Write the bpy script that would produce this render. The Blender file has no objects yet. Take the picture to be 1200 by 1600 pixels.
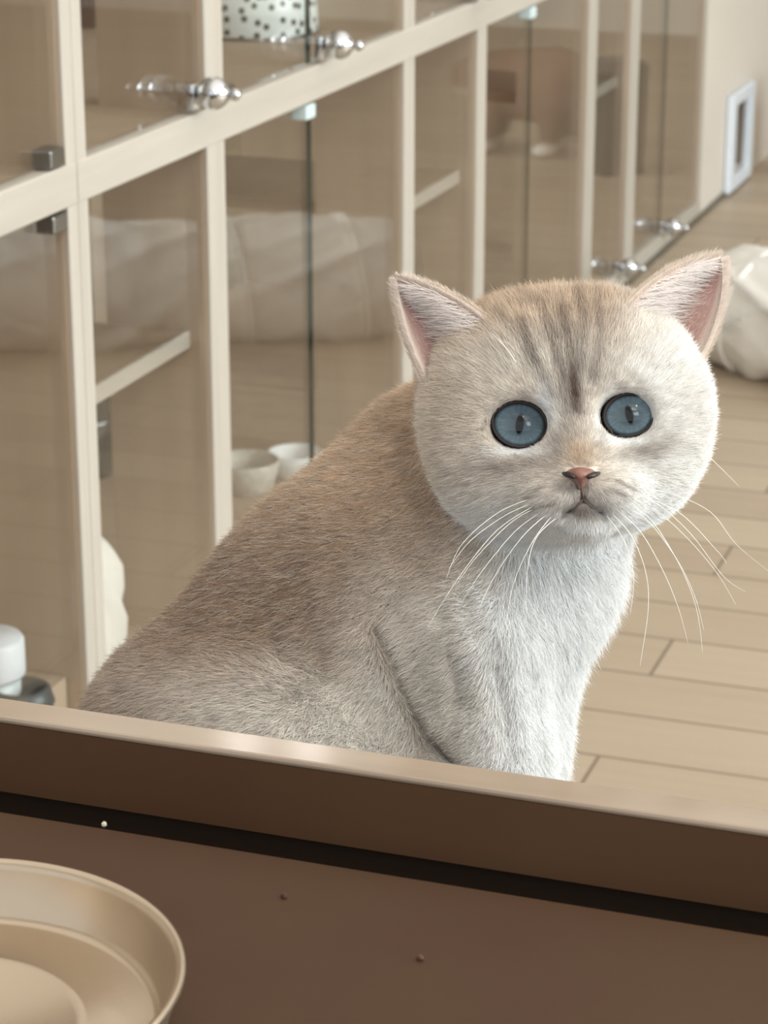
import bpy, bmesh, math, random
import numpy as np
from mathutils import Vector, Matrix

random.seed(7)
rng = np.random.default_rng(7)
SC = bpy.context.scene
COL = SC.collection

# ------------------------------------------------------------------ camera, light, exposure
F, CX, CY, H = 3800.0, 600.0, 800.0, 1.0           # focal length in pixels of the 1200x1600 frame, camera height
TH = math.atan(1300 / 3800.0)
YAW = math.atan(1402 / math.hypot(3800, 1300))
FW = np.array([-math.sin(YAW) * math.cos(TH), math.cos(YAW) * math.cos(TH), -math.sin(TH)])
RT = np.array([math.cos(YAW), math.sin(YAW), 0.0])
UP = np.cross(RT, FW)
CAM = np.array([0.0, 0.0, H])

cd = bpy.data.cameras.new('camera')
cam = bpy.data.objects.new('camera', cd)
COL.objects.link(cam)
M = Matrix(((RT[0], UP[0], -FW[0], 0), (RT[1], UP[1], -FW[1], 0), (RT[2], UP[2], -FW[2], H), (0, 0, 0, 1)))
cam.matrix_world = M
cd.sensor_fit = 'VERTICAL'
cd.sensor_height = 36.0
cd.sensor_width = 27.0
cd.lens = F / 1600 * 36.0
cd.clip_start = 0.02
cd.dof.use_dof = True
cd.dof.focus_distance = 1.04
cd.dof.aperture_fstop = 26.0
SC.camera = cam

SC.view_settings.view_transform = 'Standard'
SC.view_settings.look = 'None'
SC.view_settings.gamma = 1.0
SC.view_settings.exposure = 0.0
SC.view_settings.use_curve_mapping = False

W = bpy.data.worlds.new('world')
SC.world = W
W.use_nodes = True
W.node_tree.nodes['Background'].inputs[0].default_value = (0.93, 0.97, 1.0, 1)
W.node_tree.nodes['Background'].inputs[1].default_value = 1.15


def area(name, loc, aim, sx, sy, power, color):
    l = bpy.data.lights.new(name, 'AREA')
    l.shape = 'RECTANGLE'
    l.size, l.size_y, l.energy, l.color = sx, sy, power, color
    o = bpy.data.objects.new(name, l)
    COL.objects.link(o)
    o.location = loc
    o.rotation_euler = (Vector(aim) - Vector(loc)).to_track_quat('-Z', 'Y').to_euler()
    return o


ASSUMED_WINDOW_LIGHT = area('assumed_window_daylight', (3.35, 2.2, 1.55), (0, 1.6, 0.5), 2.6, 1.7, 195, (0.86, 0.96, 1.0))  # daylight of an assumed, unseen window, judged from the cool light at right
ADDED_FRONT_LIGHT = area('added_front_light', (2.4, -1.45, 2.05), (-0.2, 1.05, 0.7), 0.75, 0.9, 14, (0.88, 0.96, 1.0))  # added unseen light for an eye glint and the chest; no window stands here
CEILING_FILL = area('ceiling_fill', (-0.3, 2.6, 2.66), (-0.3, 2.6, 0), 5.0, 6.0, 62, (1.0, 0.98, 0.95))  # broad unseen fill light added below the closed ceiling


for lx, ly in ((0.75, -0.35), (1.0, -0.75), (1.3, -0.95), (1.45, -0.55), (1.75, -0.9), (1.15, 0.1), (-2.09, 4.95), (-1.93, 4.98)):      # assumed ceiling downlights, unseen, placed to give the eye and top-edge glints
    dl = bpy.data.lights.new('assumed_downlight', 'AREA')
    dl.shape, dl.size, dl.energy, dl.color = 'DISK', 0.09, (7.0 if lx > 0 else 0.7), (1.0, 0.96, 0.90)
    do = bpy.data.objects.new('assumed_downlight', dl)
    COL.objects.link(do)
    do.location = (lx, ly, 2.68)


# ------------------------------------------------------------------ helpers
def lin(c):
    c = np.asarray(c, float) / 255.0
    return np.where(c <= 0.04045, c / 12.92, ((c + 0.055) / 1.055) ** 2.4)


def rgba(c):
    return tuple(lin(c)) + (1.0,)


def mat(name, c, rough=0.5, metal=0.0, coat=0.0, spec=0.5):
    m = bpy.data.materials.new(name)
    m.use_nodes = True
    b = m.node_tree.nodes['Principled BSDF']
    b.inputs['Base Color'].default_value = rgba(c)
    b.inputs['Roughness'].default_value = rough
    b.inputs['Metallic'].default_value = metal
    b.inputs['Coat Weight'].default_value = coat
    b.inputs['Specular IOR Level'].default_value = spec
    return m


def noisy(name, c1, c2, scale=(6, 6, 6), rough=0.5, detail=4.0, bump=0.0, spec=0.5, coat=0.0, lo=0.3, hi=0.7):
    m = mat(name, c1, rough, 0, coat, spec)
    t = m.node_tree
    b = t.nodes['Principled BSDF']
    tc = t.nodes.new('ShaderNodeTexCoord')
    mp = t.nodes.new('ShaderNodeMapping')
    mp.inputs['Scale'].default_value = scale
    n = t.nodes.new('ShaderNodeTexNoise')
    n.inputs['Scale'].default_value = 1.0
    n.inputs['Detail'].default_value = detail
    r = t.nodes.new('ShaderNodeValToRGB')
    r.color_ramp.elements[0].position = lo
    r.color_ramp.elements[1].position = hi
    r.color_ramp.elements[0].color = rgba(c1)
    r.color_ramp.elements[1].color = rgba(c2)
    t.links.new(tc.outputs['Object'], mp.inputs['Vector'])
    t.links.new(mp.outputs[0], n.inputs['Vector'])
    t.links.new(n.outputs['Fac'], r.inputs[0])
    t.links.new(r.outputs[0], b.inputs['Base Color'])
    if bump:
        bp = t.nodes.new('ShaderNodeBump')
        bp.inputs['Strength'].default_value = bump
        bp.inputs['Distance'].default_value = 0.002
        t.links.new(n.outputs['Fac'], bp.inputs['Height'])
        t.links.new(bp.outputs[0], b.inputs['Normal'])
    return m


def glass_mat(name, tint=(0.955, 0.955, 0.945), ior=1.5, rough=0.0):
    """thin clear pane: transparent with fresnel reflection on each face"""
    m = bpy.data.materials.new(name)
    m.use_nodes = True
    t = m.node_tree
    t.nodes.remove(t.nodes['Principled BSDF'])
    out = t.nodes['Material Output']
    tr = t.nodes.new('ShaderNodeBsdfTransparent')
    tr.inputs[0].default_value = tuple(tint) + (1,)
    gl = t.nodes.new('ShaderNodeBsdfGlossy')
    gl.inputs['Roughness'].default_value = rough
    gl.inputs['Color'].default_value = (1, 1, 1, 1)
    fr = t.nodes.new('ShaderNodeFresnel')
    ge = t.nodes.new('ShaderNodeNewGeometry')                # the same reflectance on leaving as on entering the pane
    io = t.nodes.new('ShaderNodeMapRange')
    io.inputs['To Min'].default_value = ior
    io.inputs['To Max'].default_value = 1.0 / ior
    t.links.new(ge.outputs['Backfacing'], io.inputs['Value'])
    t.links.new(io.outputs[0], fr.inputs['IOR'])
    mx = t.nodes.new('ShaderNodeMixShader')
    t.links.new(fr.outputs[0], mx.inputs[0])
    t.links.new(tr.outputs[0], mx.inputs[1])
    t.links.new(gl.outputs[0], mx.inputs[2])
    t.links.new(mx.outputs[0], out.inputs[0])
    return m


def obj(name, bm, m, parent=None, smooth=False, loc=None):
    me = bpy.data.meshes.new(name)
    if smooth:
        for f in bm.faces:
            f.smooth = True
    bm.to_mesh(me)
    bm.free()
    for x in (m if isinstance(m, (list, tuple)) else [m]):
        me.materials.append(x)
    o = bpy.data.objects.new(name, me)
    COL.objects.link(o)
    if parent:
        o.parent = parent
    if loc is not None:
        o.location = loc
    return o


def thing(name, label, cat, loc=(0, 0, 0), rz=0.0, group=None):
    o = bpy.data.objects.new(name, None)
    COL.objects.link(o)
    o.empty_display_size = 0.05
    o.location = loc
    o.rotation_euler = (0, 0, rz)
    return tag(o, label, cat, group)


def tag(o, label, cat, group=None):
    o['label'] = label
    o['category'] = cat
    if group:
        o['group'] = group
    return o


def struct(o):
    o['kind'] = 'structure'
    return o


def box(bm, lo, hi, bev=0.0, mi=0):
    """axis-aligned box with optional bevelled edges"""
    v = [bm.verts.new((x, y, z)) for x in (lo[0], hi[0]) for y in (lo[1], hi[1]) for z in (lo[2], hi[2])]
    q = [(0, 1, 3, 2), (4, 6, 7, 5), (0, 4, 5, 1), (2, 3, 7, 6), (0, 2, 6, 4), (1, 5, 7, 3)]
    fs = [bm.faces.new([v[i] for i in f]) for f in q]
    for f in fs:
        f.material_index = mi
    if bev:
        es = list({e for f in fs for e in f.edges})
        bmesh.ops.bevel(bm, geom=es, offset=bev, segments=2, affect='EDGES', profile=0.5)
    return bm


def BX(lo, hi, bev=0.0):
    return box(bmesh.new(), lo, hi, bev)


def lathe(prof, seg=48, axis='z', loc=(0, 0, 0), bm=None, cap=False):
    """revolve (radius, height) pairs"""
    bm = bm or bmesh.new()
    rings = []
    for r, h in prof:
        ring = []
        for k in range(seg):
            a = 2 * math.pi * k / seg
            p = (r * math.cos(a), r * math.sin(a), h)
            if axis == 'x':
                p = (h, p[0], p[1])
            ring.append(bm.verts.new((p[0] + loc[0], p[1] + loc[1], p[2] + loc[2])))
        rings.append(ring)
    for a, b in zip(rings, rings[1:]):
        for k in range(seg):
            bm.faces.new((a[k], a[(k + 1) % seg], b[(k + 1) % seg], b[k]))
    if cap:
        bm.faces.new(rings[0][::-1])
        bm.faces.new(rings[-1])
    bmesh.ops.recalc_face_normals(bm, faces=bm.faces[:])
    return bm


def tube(pts, radii, seg=6, bm=None):
    bm = bm or bmesh.new()
    pts = [Vector(p) for p in pts]
    rings = []
    ref = Vector((0.3, 0.9, 0.2)).normalized()
    for i, p in enumerate(pts):
        d = (pts[min(i + 1, len(pts) - 1)] - pts[max(i - 1, 0)]).normalized()
        a = d.cross(ref).normalized()
        b = d.cross(a).normalized()
        r = radii[i]
        rings.append([bm.verts.new(p + (a * math.cos(t) + b * math.sin(t)) * r) for t in [2 * math.pi * k / seg for k in range(seg)]])
    for a, b in zip(rings, rings[1:]):
        for k in range(seg):
            bm.faces.new((a[k], a[(k + 1) % seg], b[(k + 1) % seg], b[k]))
    bm.faces.new(rings[0][::-1])
    bm.faces.new(rings[-1])
    bmesh.ops.recalc_face_normals(bm, faces=bm.faces[:])
    return bm


def uvsphere(r, loc=(0, 0, 0), sx=1, sy=1, sz=1, seg=32, bm=None):
    bm = bm or bmesh.new()
    bmesh.ops.create_uvsphere(bm, u_segments=seg, v_segments=seg // 2, radius=1.0,
                              matrix=Matrix.Translation(loc) @ Matrix.Diagonal((r * sx, r * sy, r * sz, 1)))
    return bm


# ------------------------------------------------------------------ materials of the place
def plank_floor():
    m = mat('floor_planks', (190, 168, 140), 0.42, 0, 0, 0.4)
    t = m.node_tree
    N, L = t.nodes, t.links
    b = N['Principled BSDF']
    geo = N.new('ShaderNodeTexCoord')
    sp = N.new('ShaderNodeSeparateXYZ')
    L.new(geo.outputs['Object'], sp.inputs[0])

    def mth(op, a, v=None, c=None):
        n = N.new('ShaderNodeMath')
        n.operation = op
        for i, x in enumerate((a, v, c)):
            if x is None:
                continue
            if hasattr(x, 'default_value') or hasattr(x, 'links'):
                L.new(x, n.inputs[i])
            else:
                n.inputs[i].default_value = x
        return n.outputs[0]
    PW, PL = 0.108, 0.90
    yy = mth('DIVIDE', mth('SUBTRACT', sp.outputs['Y'], 0.079), PW)
    row = mth('FLOOR', yy)
    fy = mth('FRACT', yy)
    # row 21 has a joint at x = -0.52, the pattern repeats every third row
    sh = mth('MULTIPLY', mth('FLOORED_MODULO', row, 3.0), PL / 3)
    xx = mth('DIVIDE', mth('ADD', mth('SUBTRACT', sp.outputs['X'], -0.52), sh), PL)
    ix = mth('FLOOR', xx)
    fx = mth('FRACT', xx)
    ey = mth('MULTIPLY', mth('SUBTRACT', 0.5, mth('ABSOLUTE', mth('SUBTRACT', fy, 0.5))), PW)
    ex = mth('MULTIPLY', mth('SUBTRACT', 0.5, mth('ABSOLUTE', mth('SUBTRACT', fx, 0.5))), PL)
    e = mth('MINIMUM', ex, ey)
    seam = N.new('ShaderNodeMapRange')
    seam.inputs['From Min'].default_value = 0.0010
    seam.inputs['From Max'].default_value = 0.0028
    L.new(e, seam.inputs['Value'])
    cmb = N.new('ShaderNodeCombineXYZ')
    L.new(row, cmb.inputs[0])
    L.new(ix, cmb.inputs[1])
    wn = N.new('ShaderNodeTexWhiteNoise')
    wn.noise_dimensions = '2D'
    L.new(cmb.outputs[0], wn.inputs['Vector'])
    mp = N.new('ShaderNodeMapping')
    mp.inputs['Scale'].default_value = (3.0, 42.0, 1.0)
    L.new(geo.outputs['Object'], mp.inputs[0])
    add = N.new('ShaderNodeVectorMath')
    add.operation = 'MULTIPLY_ADD'
    L.new(cmb.outputs[0], add.inputs[0])
    add.inputs[1].default_value = (7.3, 3.1, 0)
    L.new(mp.outputs[0], add.inputs[2])
    nz = N.new('ShaderNodeTexNoise')
    nz.inputs['Scale'].default_value = 1.0
    nz.inputs['Detail'].default_value = 5.0
    L.new(add.outputs[0], nz.inputs['Vector'])
    fac = mth('ADD', mth('MULTIPLY', wn.outputs['Value'], 0.45), mth('MULTIPLY', nz.outputs['Fac'], 0.6))
    r = N.new('ShaderNodeValToRGB')
    r.color_ramp.elements[0].position = 0.2
    r.color_ramp.elements[1].position = 0.85
    r.color_ramp.elements[0].color = rgba((166, 148, 127))
    r.color_ramp.elements[1].color = rgba((183, 166, 144))
    L.new(fac, r.inputs[0])
    mx = N.new('ShaderNodeMix')
    mx.data_type = 'RGBA'
    L.new(seam.outputs[0], mx.inputs[0])
    mx.inputs[6].default_value = rgba((122, 106, 88))
    L.new(r.outputs[0], mx.inputs[7])
    L.new(mx.outputs[2], b.inputs['Base Color'])
    return m


M_FLOOR = plank_floor()
M_WOOD = noisy('pale_ash_wood', (178, 170, 158), (187, 179, 168), (60, 60, 4), 0.5)
M_WOODH = noisy('pale_ash_rail', (178, 170, 158), (187, 179, 168), (60, 4, 60), 0.5)
M_INNER = noisy('cabinet_lining', (176, 156, 135), (186, 166, 145), (30, 30, 3), 0.6)
M_SHELF = noisy('brown_shelf_board', (156, 136, 114), (166, 146, 124), (30, 4, 30), 0.6)
M_PANEL = noisy('cream_panel', (218, 209, 198), (224, 215, 204), (12, 2, 12), 0.55)
M_GLASS = glass_mat('clear_glass')
M_EDGE = mat('green_glass_edge', (34, 54, 46), 0.15)
M_EDGE2 = mat('olive_glass_edge', (104, 98, 82), 0.2)
M_CHROME = mat('chrome', (215, 218, 222), 0.06, 1.0)
M_STEEL = mat('brushed_steel', (150, 150, 148), 0.3, 1.0)
M_CLIP = mat('clear_plastic_clip', (205, 222, 224), 0.25)
M_WHITEPL = mat('white_plastic', (226, 232, 240), 0.35)
M_WALL = mat('off_white_paint', (216, 208, 194), 0.7)
M_CEIL = mat('ceiling_paint', (226, 222, 214), 0.8)
M_DARK = mat('dark_hollow', (70, 56, 42), 0.8)
M_BROWN = noisy('brown_laminate', (65, 43, 29), (70, 51, 33), (9, 9, 9), 0.55, 6.0, 0.0, 0.2)
M_BROWN2 = noisy('brown_laminate_frame', (78, 54, 38), (84, 62, 44), (7, 7, 7), 0.5, 4.0, 0.0, 0.2)
M_CLOTH = noisy('white_cloth', (232, 228, 220), (240, 237, 231), (9, 9, 9), 0.75)

XC = -0.966            # front plane of the cabinets
BACK = -1.56

# ------------------------------------------------------------------ the room
struct(obj('floor', BX((-3.45, -1.6, -0.05), (3.5, 7.2, 0.0)), M_FLOOR))
struct(obj('wall_left', BX((-3.55, -1.6, 0), (-3.45, 7.3, 2.7)), M_WALL))
struct(obj('wall_back', BX((-3.45, 7.2, 0), (3.6, 7.3, 2.7)), M_WALL))
struct(obj('ceiling', BX((-3.55, -1.6, 2.7), (3.6, 7.3, 2.78)), M_CEIL))
bm = bmesh.new()                                           # right-hand wall round the assumed window opening
box(bm, (3.5, -1.6, 0), (3.6, 0.8, 2.7))
box(bm, (3.5, 3.6, 0), (3.6, 7.3, 2.7))
box(bm, (3.5, 0.8, 0), (3.6, 3.6, 0.7))
box(bm, (3.5, 0.8, 2.4), (3.6, 3.6, 2.7))
struct(obj('wall_right', bm, M_WALL))
bm = bmesh.new()
for a, b_ in (((3.48, 0.8, 0.7), (3.62, 0.86, 2.4)), ((3.48, 3.54, 0.7), (3.62, 3.6, 2.4)), ((3.48, 2.17, 0.7), (3.62, 2.23, 2.4)),
              ((3.48, 0.8, 0.7), (3.62, 3.6, 0.76)), ((3.48, 0.8, 2.34), (3.62, 3.6, 2.4))):
    box(bm, a, b_)
struct(obj('window_assumed', bm, M_WHITEPL))  # frame of the assumed window, out of view
# end partition in line with the cabinet fronts, pierced for the cat flap
Y0F, Y1F, Z0F, Z1F = 4.875, 5.075, 0.03, 0.19
bm = bmesh.new()
box(bm, (XC - 0.04, 4.645, 0), (XC, Y0F + 0.01, 2.7))
box(bm, (XC - 0.04, Y1F - 0.01, 0), (XC, 7.2, 2.7))
box(bm, (XC - 0.04, Y0F + 0.01, Z1F - 0.005), (XC, Y1F - 0.01, 2.7))
box(bm, (XC - 0.04, Y0F + 0.01, 0), (XC, Y1F - 0.01, Z0F + 0.005))
struct(obj('wall_partition', bm, M_PANEL))
struct(obj('baseboard_left', BX((XC - 0.002, 1.0, 0), (XC + 0.006, 4.9, 0.012)), M_STEEL))

# ------------------------------------------------------------------ cabinets
POSTS = [(1.917, 1.958), (2.230, 2.275), (2.843, 2.884), (3.150, 3.192), (3.745, 3.798), (4.032, 4.090), (4.640, 4.645)]
Z0, ZR0, ZR1, ZT = 0.034, 0.557, 0.595, 1.16


def divider(y0, y1, parent, full=False, first=True):
    bm = bmesh.new()
    box(bm, (XC - 0.118, y0, 0), (XC - 0.004, y1, ZT))
    if not full:
        box(bm, (BACK, y0, 0), (BACK + 0.16, y1, ZT))
        box(bm, (BACK + 0.16, y0, 0.0), (XC - 0.118, y1, Z0))
    else:
        box(bm, (BACK, y0, 0), (XC - 0.118, y1, ZT))
    obj('divider', bm, M_INNER, parent)
    obj('post', BX((XC - 0.004, y0, 0), (XC, y1, ZT), 0.001), M_WOOD, parent)


def glass_door(y0, y1, z0, z1, parent, knob=None, hinge=(), name='door', edge=None):
    """a pane; the pane's own narrow edges carry the green edge colour"""
    bm = BX((XC - 0.013, y0, z0), (XC - 0.007, y1, z1))
    for f in bm.faces:
        n = f.normal if f.normal.length else f.calc_center_median()
        f.normal_update()
        f.material_index = 1 if edge and f.normal.y > 0.5 else 0
    d = obj(name, bm, [M_GLASS, edge or M_EDGE], parent)
    if knob:
        ky, kz = knob
        bm = bmesh.new()
        box(bm, (XC - 0.007, ky - 0.010, kz - 0.013), (XC + 0.003, ky + 0.010, kz + 0.013), 0.002)
        pr = [(0.0165 * math.sin(a), 0.0165 - 0.0165 * math.cos(a)) for a in [math.pi * k / 14 for k in range(13)]]
        pr += [(0.0062 * math.sin(a) + 0.0001, 0.0395 - 0.0062 * math.cos(a)) for a in [math.pi * (k + 1) / 10 for k in range(10)]]
        lathe([(0.0001, 0.0)] + pr[1:], 24, 'x', (XC + 0.003, ky, kz + 0.004), bm)
        obj('knob', bm, M_CHROME, d, True)
    for (hy, hz, m) in hinge:
        obj('hinge', BX((XC - 0.018, hy - 0.014, hz - 0.008), (XC + 0.002, hy + 0.014, hz + 0.008), 0.002), m, d)
    return d


def carcass(y0, y1, parent):
    obj('cabinet_floor', BX((BACK, y0, 0), (XC - 0.02, y1, Z0 - 0.004)), M_INNER, parent)
    obj('middle_board', BX((BACK, y0, ZR0 + 0.008), (XC - 0.02, y1, ZR1 - 0.003)), M_INNER, parent)
    obj('top_board', BX((BACK - 0.02, y0, ZT - 0.02), (XC, y1, ZT)), M_WOODH, parent)
    obj('rail', BX((XC - 0.02, y0, ZR0), (XC + 0.001, y1, ZR1), 0.002), M_WOODH, parent)
    obj('bottom_rail', BX((XC - 0.02, y0, 0), (XC + 0.001, y1, Z0), 0.002), M_WOODH, parent)


cabA = thing('glass_cabinet', 'pale wood cabinet at the left edge, holding the white jar, left of the double post', 'cabinet', (0, 0, 0), 0, 'glass fronted cabinets')
cabB = thing('glass_cabinet', 'long pale wood cabinet with glass doors and chrome knobs running back behind the sitting cat', 'cabinet', (0, 0, 0), 0, 'glass fronted cabinets')
carcass(1.30, 1.937, cabA)
carcass(1.938, 4.645, cabB)
obj('raised_floor', BX((BACK, 1.342, Z0 - 0.003), (XC - 0.022, 1.915, 0.105)), M_INNER, cabA)
divider(1.300, 1.340, cabA, True)
divider(1.917, 1.937, cabA, True)
divider(1.938, 1.958, cabB, True)
for a, b_ in POSTS[1:6]:
    divider(a, b_, cabB)
divider(4.625, 4.645, cabB, True)

glass_door(1.342, 1.915, Z0 + 0.003, ZR0 - 0.003, cabA, None, [(1.898, ZR0 - 0.010, M_STEEL)])
glass_door(1.342, 1.915, ZR1 + 0.003, ZT - 0.022, cabA, None, [(1.898, ZR1 + 0.010, M_STEEL)])
for (a, b_) in ((1.960, 2.228), (2.886, 3.148), (3.800, 4.030)):           # narrow fixed panes with a step shelf behind
    k = (3.985, 0.044) if a > 3.5 else None
    glass_door(a, b_, Z0 + 0.003, ZR0 - 0.003, cabB, k, (), 'glass_pane')
    sh = obj('shelf', BX((BACK + 0.2, a - 0.002, 0.350), (XC - 0.030, b_ + 0.002, 0.365)), M_SHELF, cabB)
    obj('shelf_edge', BX((XC - 0.030, a - 0.002, 0.348), (XC - 0.024, b_ + 0.002, 0.366), 0.001), M_WOODH, sh)
for (a, m_, b_, k) in ((2.277, 2.540, 2.841, None), (3.194, 3.440, 3.743, None), (4.092, 4.335, 4.623, (4.322, 0.046))):
    glass_door(a, m_ - 0.001, Z0 + 0.003, ZR0 - 0.003, cabB, k, [(m_ - 0.022, ZR0 - 0.010, M_CLIP)], 'door', M_EDGE if a < 3 else M_EDGE2)
    glass_door(m_ + 0.001, b_, Z0 + 0.003, ZR0 - 0.003, cabB)
glass_door(1.960, 2.228, ZR1 + 0.003, ZT - 0.022, cabB, (2.203, 0.612))
glass_door(2.277, 2.539, ZR1 + 0.003, ZT - 0.022, cabB, None, [(2.287, ZR1 + 0.008, M_STEEL)], 'door', M_EDGE)
glass_door(2.541, 2.841, ZR1 + 0.003, ZT - 0.022, cabB, (2.560, 0.612))
glass_door(2.886, 3.148, ZR1 + 0.003, ZT - 0.022, cabB, (3.13, 0.612))
glass_door(3.194, 3.743, ZR1 + 0.003, ZT - 0.022, cabB, (3.70, 0.612))
glass_door(3.800, 4.030, ZR1 + 0.003, ZT - 0.022, cabB)
glass_door(4.092, 4.623, ZR1 + 0.003, ZT - 0.022, cabB)

# cat flap
flap = thing('cat_flap', 'white framed cat flap low in the cream partition at the top right', 'cat flap', (XC, 4.975, 0))
bm = bmesh.new()
ro = [(-0.112, 0.006), (0.112, 0.006), (0.112, 0.206), (-0.112, 0.206)]
ri = [(-0.070, 0.034), (0.070, 0.034), (0.070, 0.180), (-0.070, 0.180)]
vs = []
for x in (0.001, 0.016):
    vs.append([[bm.verts.new((x, p[0], p[1])) for p in ring] for ring in (ro, ri)])
for k in range(4):
    j = (k + 1) % 4
    for q in ((vs[1][0][k], vs[1][0][j], vs[1][1][j], vs[1][1][k]), (vs[0][0][k], vs[0][0][j], vs[1][0][j], vs[1][0][k]),
              (vs[0][1][k], vs[0][1][j], vs[1][1][j], vs[1][1][k]), (vs[0][0][k], vs[0][0][j], vs[0][1][j], vs[0][1][k])):
        bm.faces.new(q)
bmesh.ops.recalc_face_normals(bm, faces=bm.faces[:])
bmesh.ops.bevel(bm, geom=bm.edges[:], offset=0.003, segments=2, affect='EDGES')
obj('flap_frame', bm, M_WHITEPL, flap)
obj('flap_panel', BX((-0.014, -0.072, 0.036), (-0.008, 0.072, 0.178), 0.002), mat('smoky_flap', (88, 72, 54), 0.3), flap)

# ------------------------------------------------------------------ things in the cabinets
def at_floor(px, py, z=0.0):
    d = FW + RT * (px - CX) / F - UP * (py - CY) / F
    return CAM + d * (z - H) / d[2]


def bowl(name, label, loc, r, h, m, mi=None, group=None, wall=0.08):
    t = thing(name, label, 'bowl', loc, 0, group)
    w = wall * r
    obj('bowl_body', lathe([(0.0001, 0), (r * .74, 0), (r * .78, h * .04), (r * .93, h * .55), (r, h * .96), (r - w * .5, h), (r - w, h * .96), (r * .8, h * .4), (r * .55, h * .18), (0.0001, h * .15)], 56),
        m, t, True)
    if mi is not None:
        obj('food', lathe([(0.0001, h * .50), (r * .5, h * .48), (r * .82, h * .44)], 32), mi, t, True)
    return t


ZF = Z0 - 0.004
jar = thing('jar', 'white screw-top jar at the lower left, inside the leftmost cabinet', 'jar', tuple(at_floor(-14, 1098, 0.1055)))
obj('jar_body', lathe([(0.0001, 0), (0.026, 0), (0.0285, 0.003), (0.0285, 0.030), (0.0001, 0.030)], 40), mat('milky_plastic', (205, 216, 220), 0.3), jar, True)
obj('lid', lathe([(0.0001, 0.029), (0.033, 0.029), (0.0335, 0.032), (0.0335, 0.062), (0.031, 0.066), (0.0001, 0.066)], 40), M_WHITEPL, jar, True)
puck = obj('food_dish', lathe([(0.0001, 0), (0.028, 0), (0.031, 0.006), (0.027, 0.020), (0.023, 0.022), (0.018, 0.012), (0.0001, 0.010)], 40), mat('charcoal_plastic', (62, 62, 60), 0.4), None, True, tuple(at_floor(34, 1106, 0.1055)))
tag(puck, 'small charcoal round dish beside the white jar in the leftmost cabinet', 'dish')

M_STONE = noisy('speckled_stoneware', (206, 202, 192), (186, 180, 170), (120, 120, 120), 0.35)
bowl('food_bowl', 'grey-white stoneware bowl behind glass, just right of the second post and above the cat back', tuple(at_floor(386, 764, ZF)), 0.042, 0.040, M_STONE, mat('dry_food', (150, 128, 104), 0.8), 'bowls in the lower cabinet')
bowl('water_bowl', 'bright white bowl partly hidden by the cat back, beside the grey-white stoneware bowl', tuple(at_floor(462, 744, ZF)), 0.036, 0.034, mat('white_glaze', (238, 240, 240), 0.15), None, 'bowls in the lower cabinet')
bk = bowl('black_bowl', 'glossy black bowl seen through the narrow bay below its step shelf', (-1.37, 2.70, ZF), 0.075, 0.085, mat('black_glaze', (48, 48, 46), 0.12, 0, 0.5))


def crumple(name, label, cat, loc, sx, sy, sz, seed, m):
    """a heap of soft cloth"""
    bm = uvsphere(1.0, seg=40)
    r = random.Random(seed)
    ph = [(r.uniform(2, 7), r.uniform(2, 7), r.uniform(2, 7), r.uniform(0, 6.3), r.uniform(.03, .10)) for _ in range(14)]
    for v in bm.verts:
        c = v.co.copy()
        s = 1 + sum(a * abs(math.sin(c.x * fx + c.y * fy + c.z * fz + p)) for fx, fy, fz, p, a in ph) - 0.3
        v.co = Vector((c.x * sx * s, c.y * sy * s, max(c.z * s, -0.25) * sz + 0.25 * sz))
    return tag(obj(name, bm, m, None, True, loc), label, cat)


crumple('cloth', 'white crumpled cloth on the cabinet floor beside the cat rump, right of the first post', 'cloth', (-1.100, 2.125, ZF), 0.05, 0.055, 0.10, 3, M_CLOTH)

# dotted ceramic bowl on the upper shelf
def dotted():
    m = mat('white_ceramic_with_black_dabs', (232, 240, 240), 0.25)
    t = m.node_tree
    b = t.nodes['Principled BSDF']
    tc = t.nodes.new('ShaderNodeTexCoord')
    sp = t.nodes.new('ShaderNodeSeparateXYZ')
    t.links.new(tc.outputs['Object'], sp.inputs[0])
    at = t.nodes.new('ShaderNodeMath'); at.operation = 'ARCTAN2'
    t.links.new(sp.outputs['Y'], at.inputs[0]); t.links.new(sp.outputs['X'], at.inputs[1])
    ml = t.nodes.new('ShaderNodeMath'); ml.operation = 'MULTIPLY'; ml.inputs[1].default_value = 0.085
    t.links.new(at.outputs[0], ml.inputs[0])
    cb = t.nodes.new('ShaderNodeCombineXYZ')
    t.links.new(ml.outputs[0], cb.inputs[0]); t.links.new(sp.outputs['Z'], cb.inputs[1])
    vo = t.nodes.new('ShaderNodeTexVoronoi')
    vo.voronoi_dimensions = '2D'
    vo.inputs['Scale'].default_value = 62.0
    vo.inputs['Randomness'].default_value = 0.75
    t.links.new(cb.outputs[0], vo.inputs['Vector'])
    rp = t.nodes.new('ShaderNodeValToRGB')
    rp.color_ramp.elements[0].position = 0.21
    rp.color_ramp.elements[1].position = 0.27
    rp.color_ramp.elements[0].color = rgba((58, 62, 62))
    rp.color_ramp.elements[1].color = rgba((228, 238, 238))
    t.links.new(vo.outputs['Distance'], rp.inputs[0])
    t.links.new(rp.outputs[0], b.inputs['Base Color'])
    return m


bt = thing('dotted_bowl', 'white ceramic pet bowl with black dabs on the upper shelf behind glass', 'bowl', (-1.150, 2.790, ZR1 - 0.003))
obj('bowl_body', lathe([(0.0001, 0), (0.084, 0), (0.087, 0.003), (0.083, 0.058), (0.080, 0.061), (0.077, 0.058), (0.070, 0.016), (0.0001, 0.012)], 64), dotted(), bt, True)
obj('base_ring', lathe([(0.086, 0.0005), (0.0885, 0.0005), (0.0885, 0.004), (0.086, 0.004)], 64), M_STEEL, bt, True)

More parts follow.
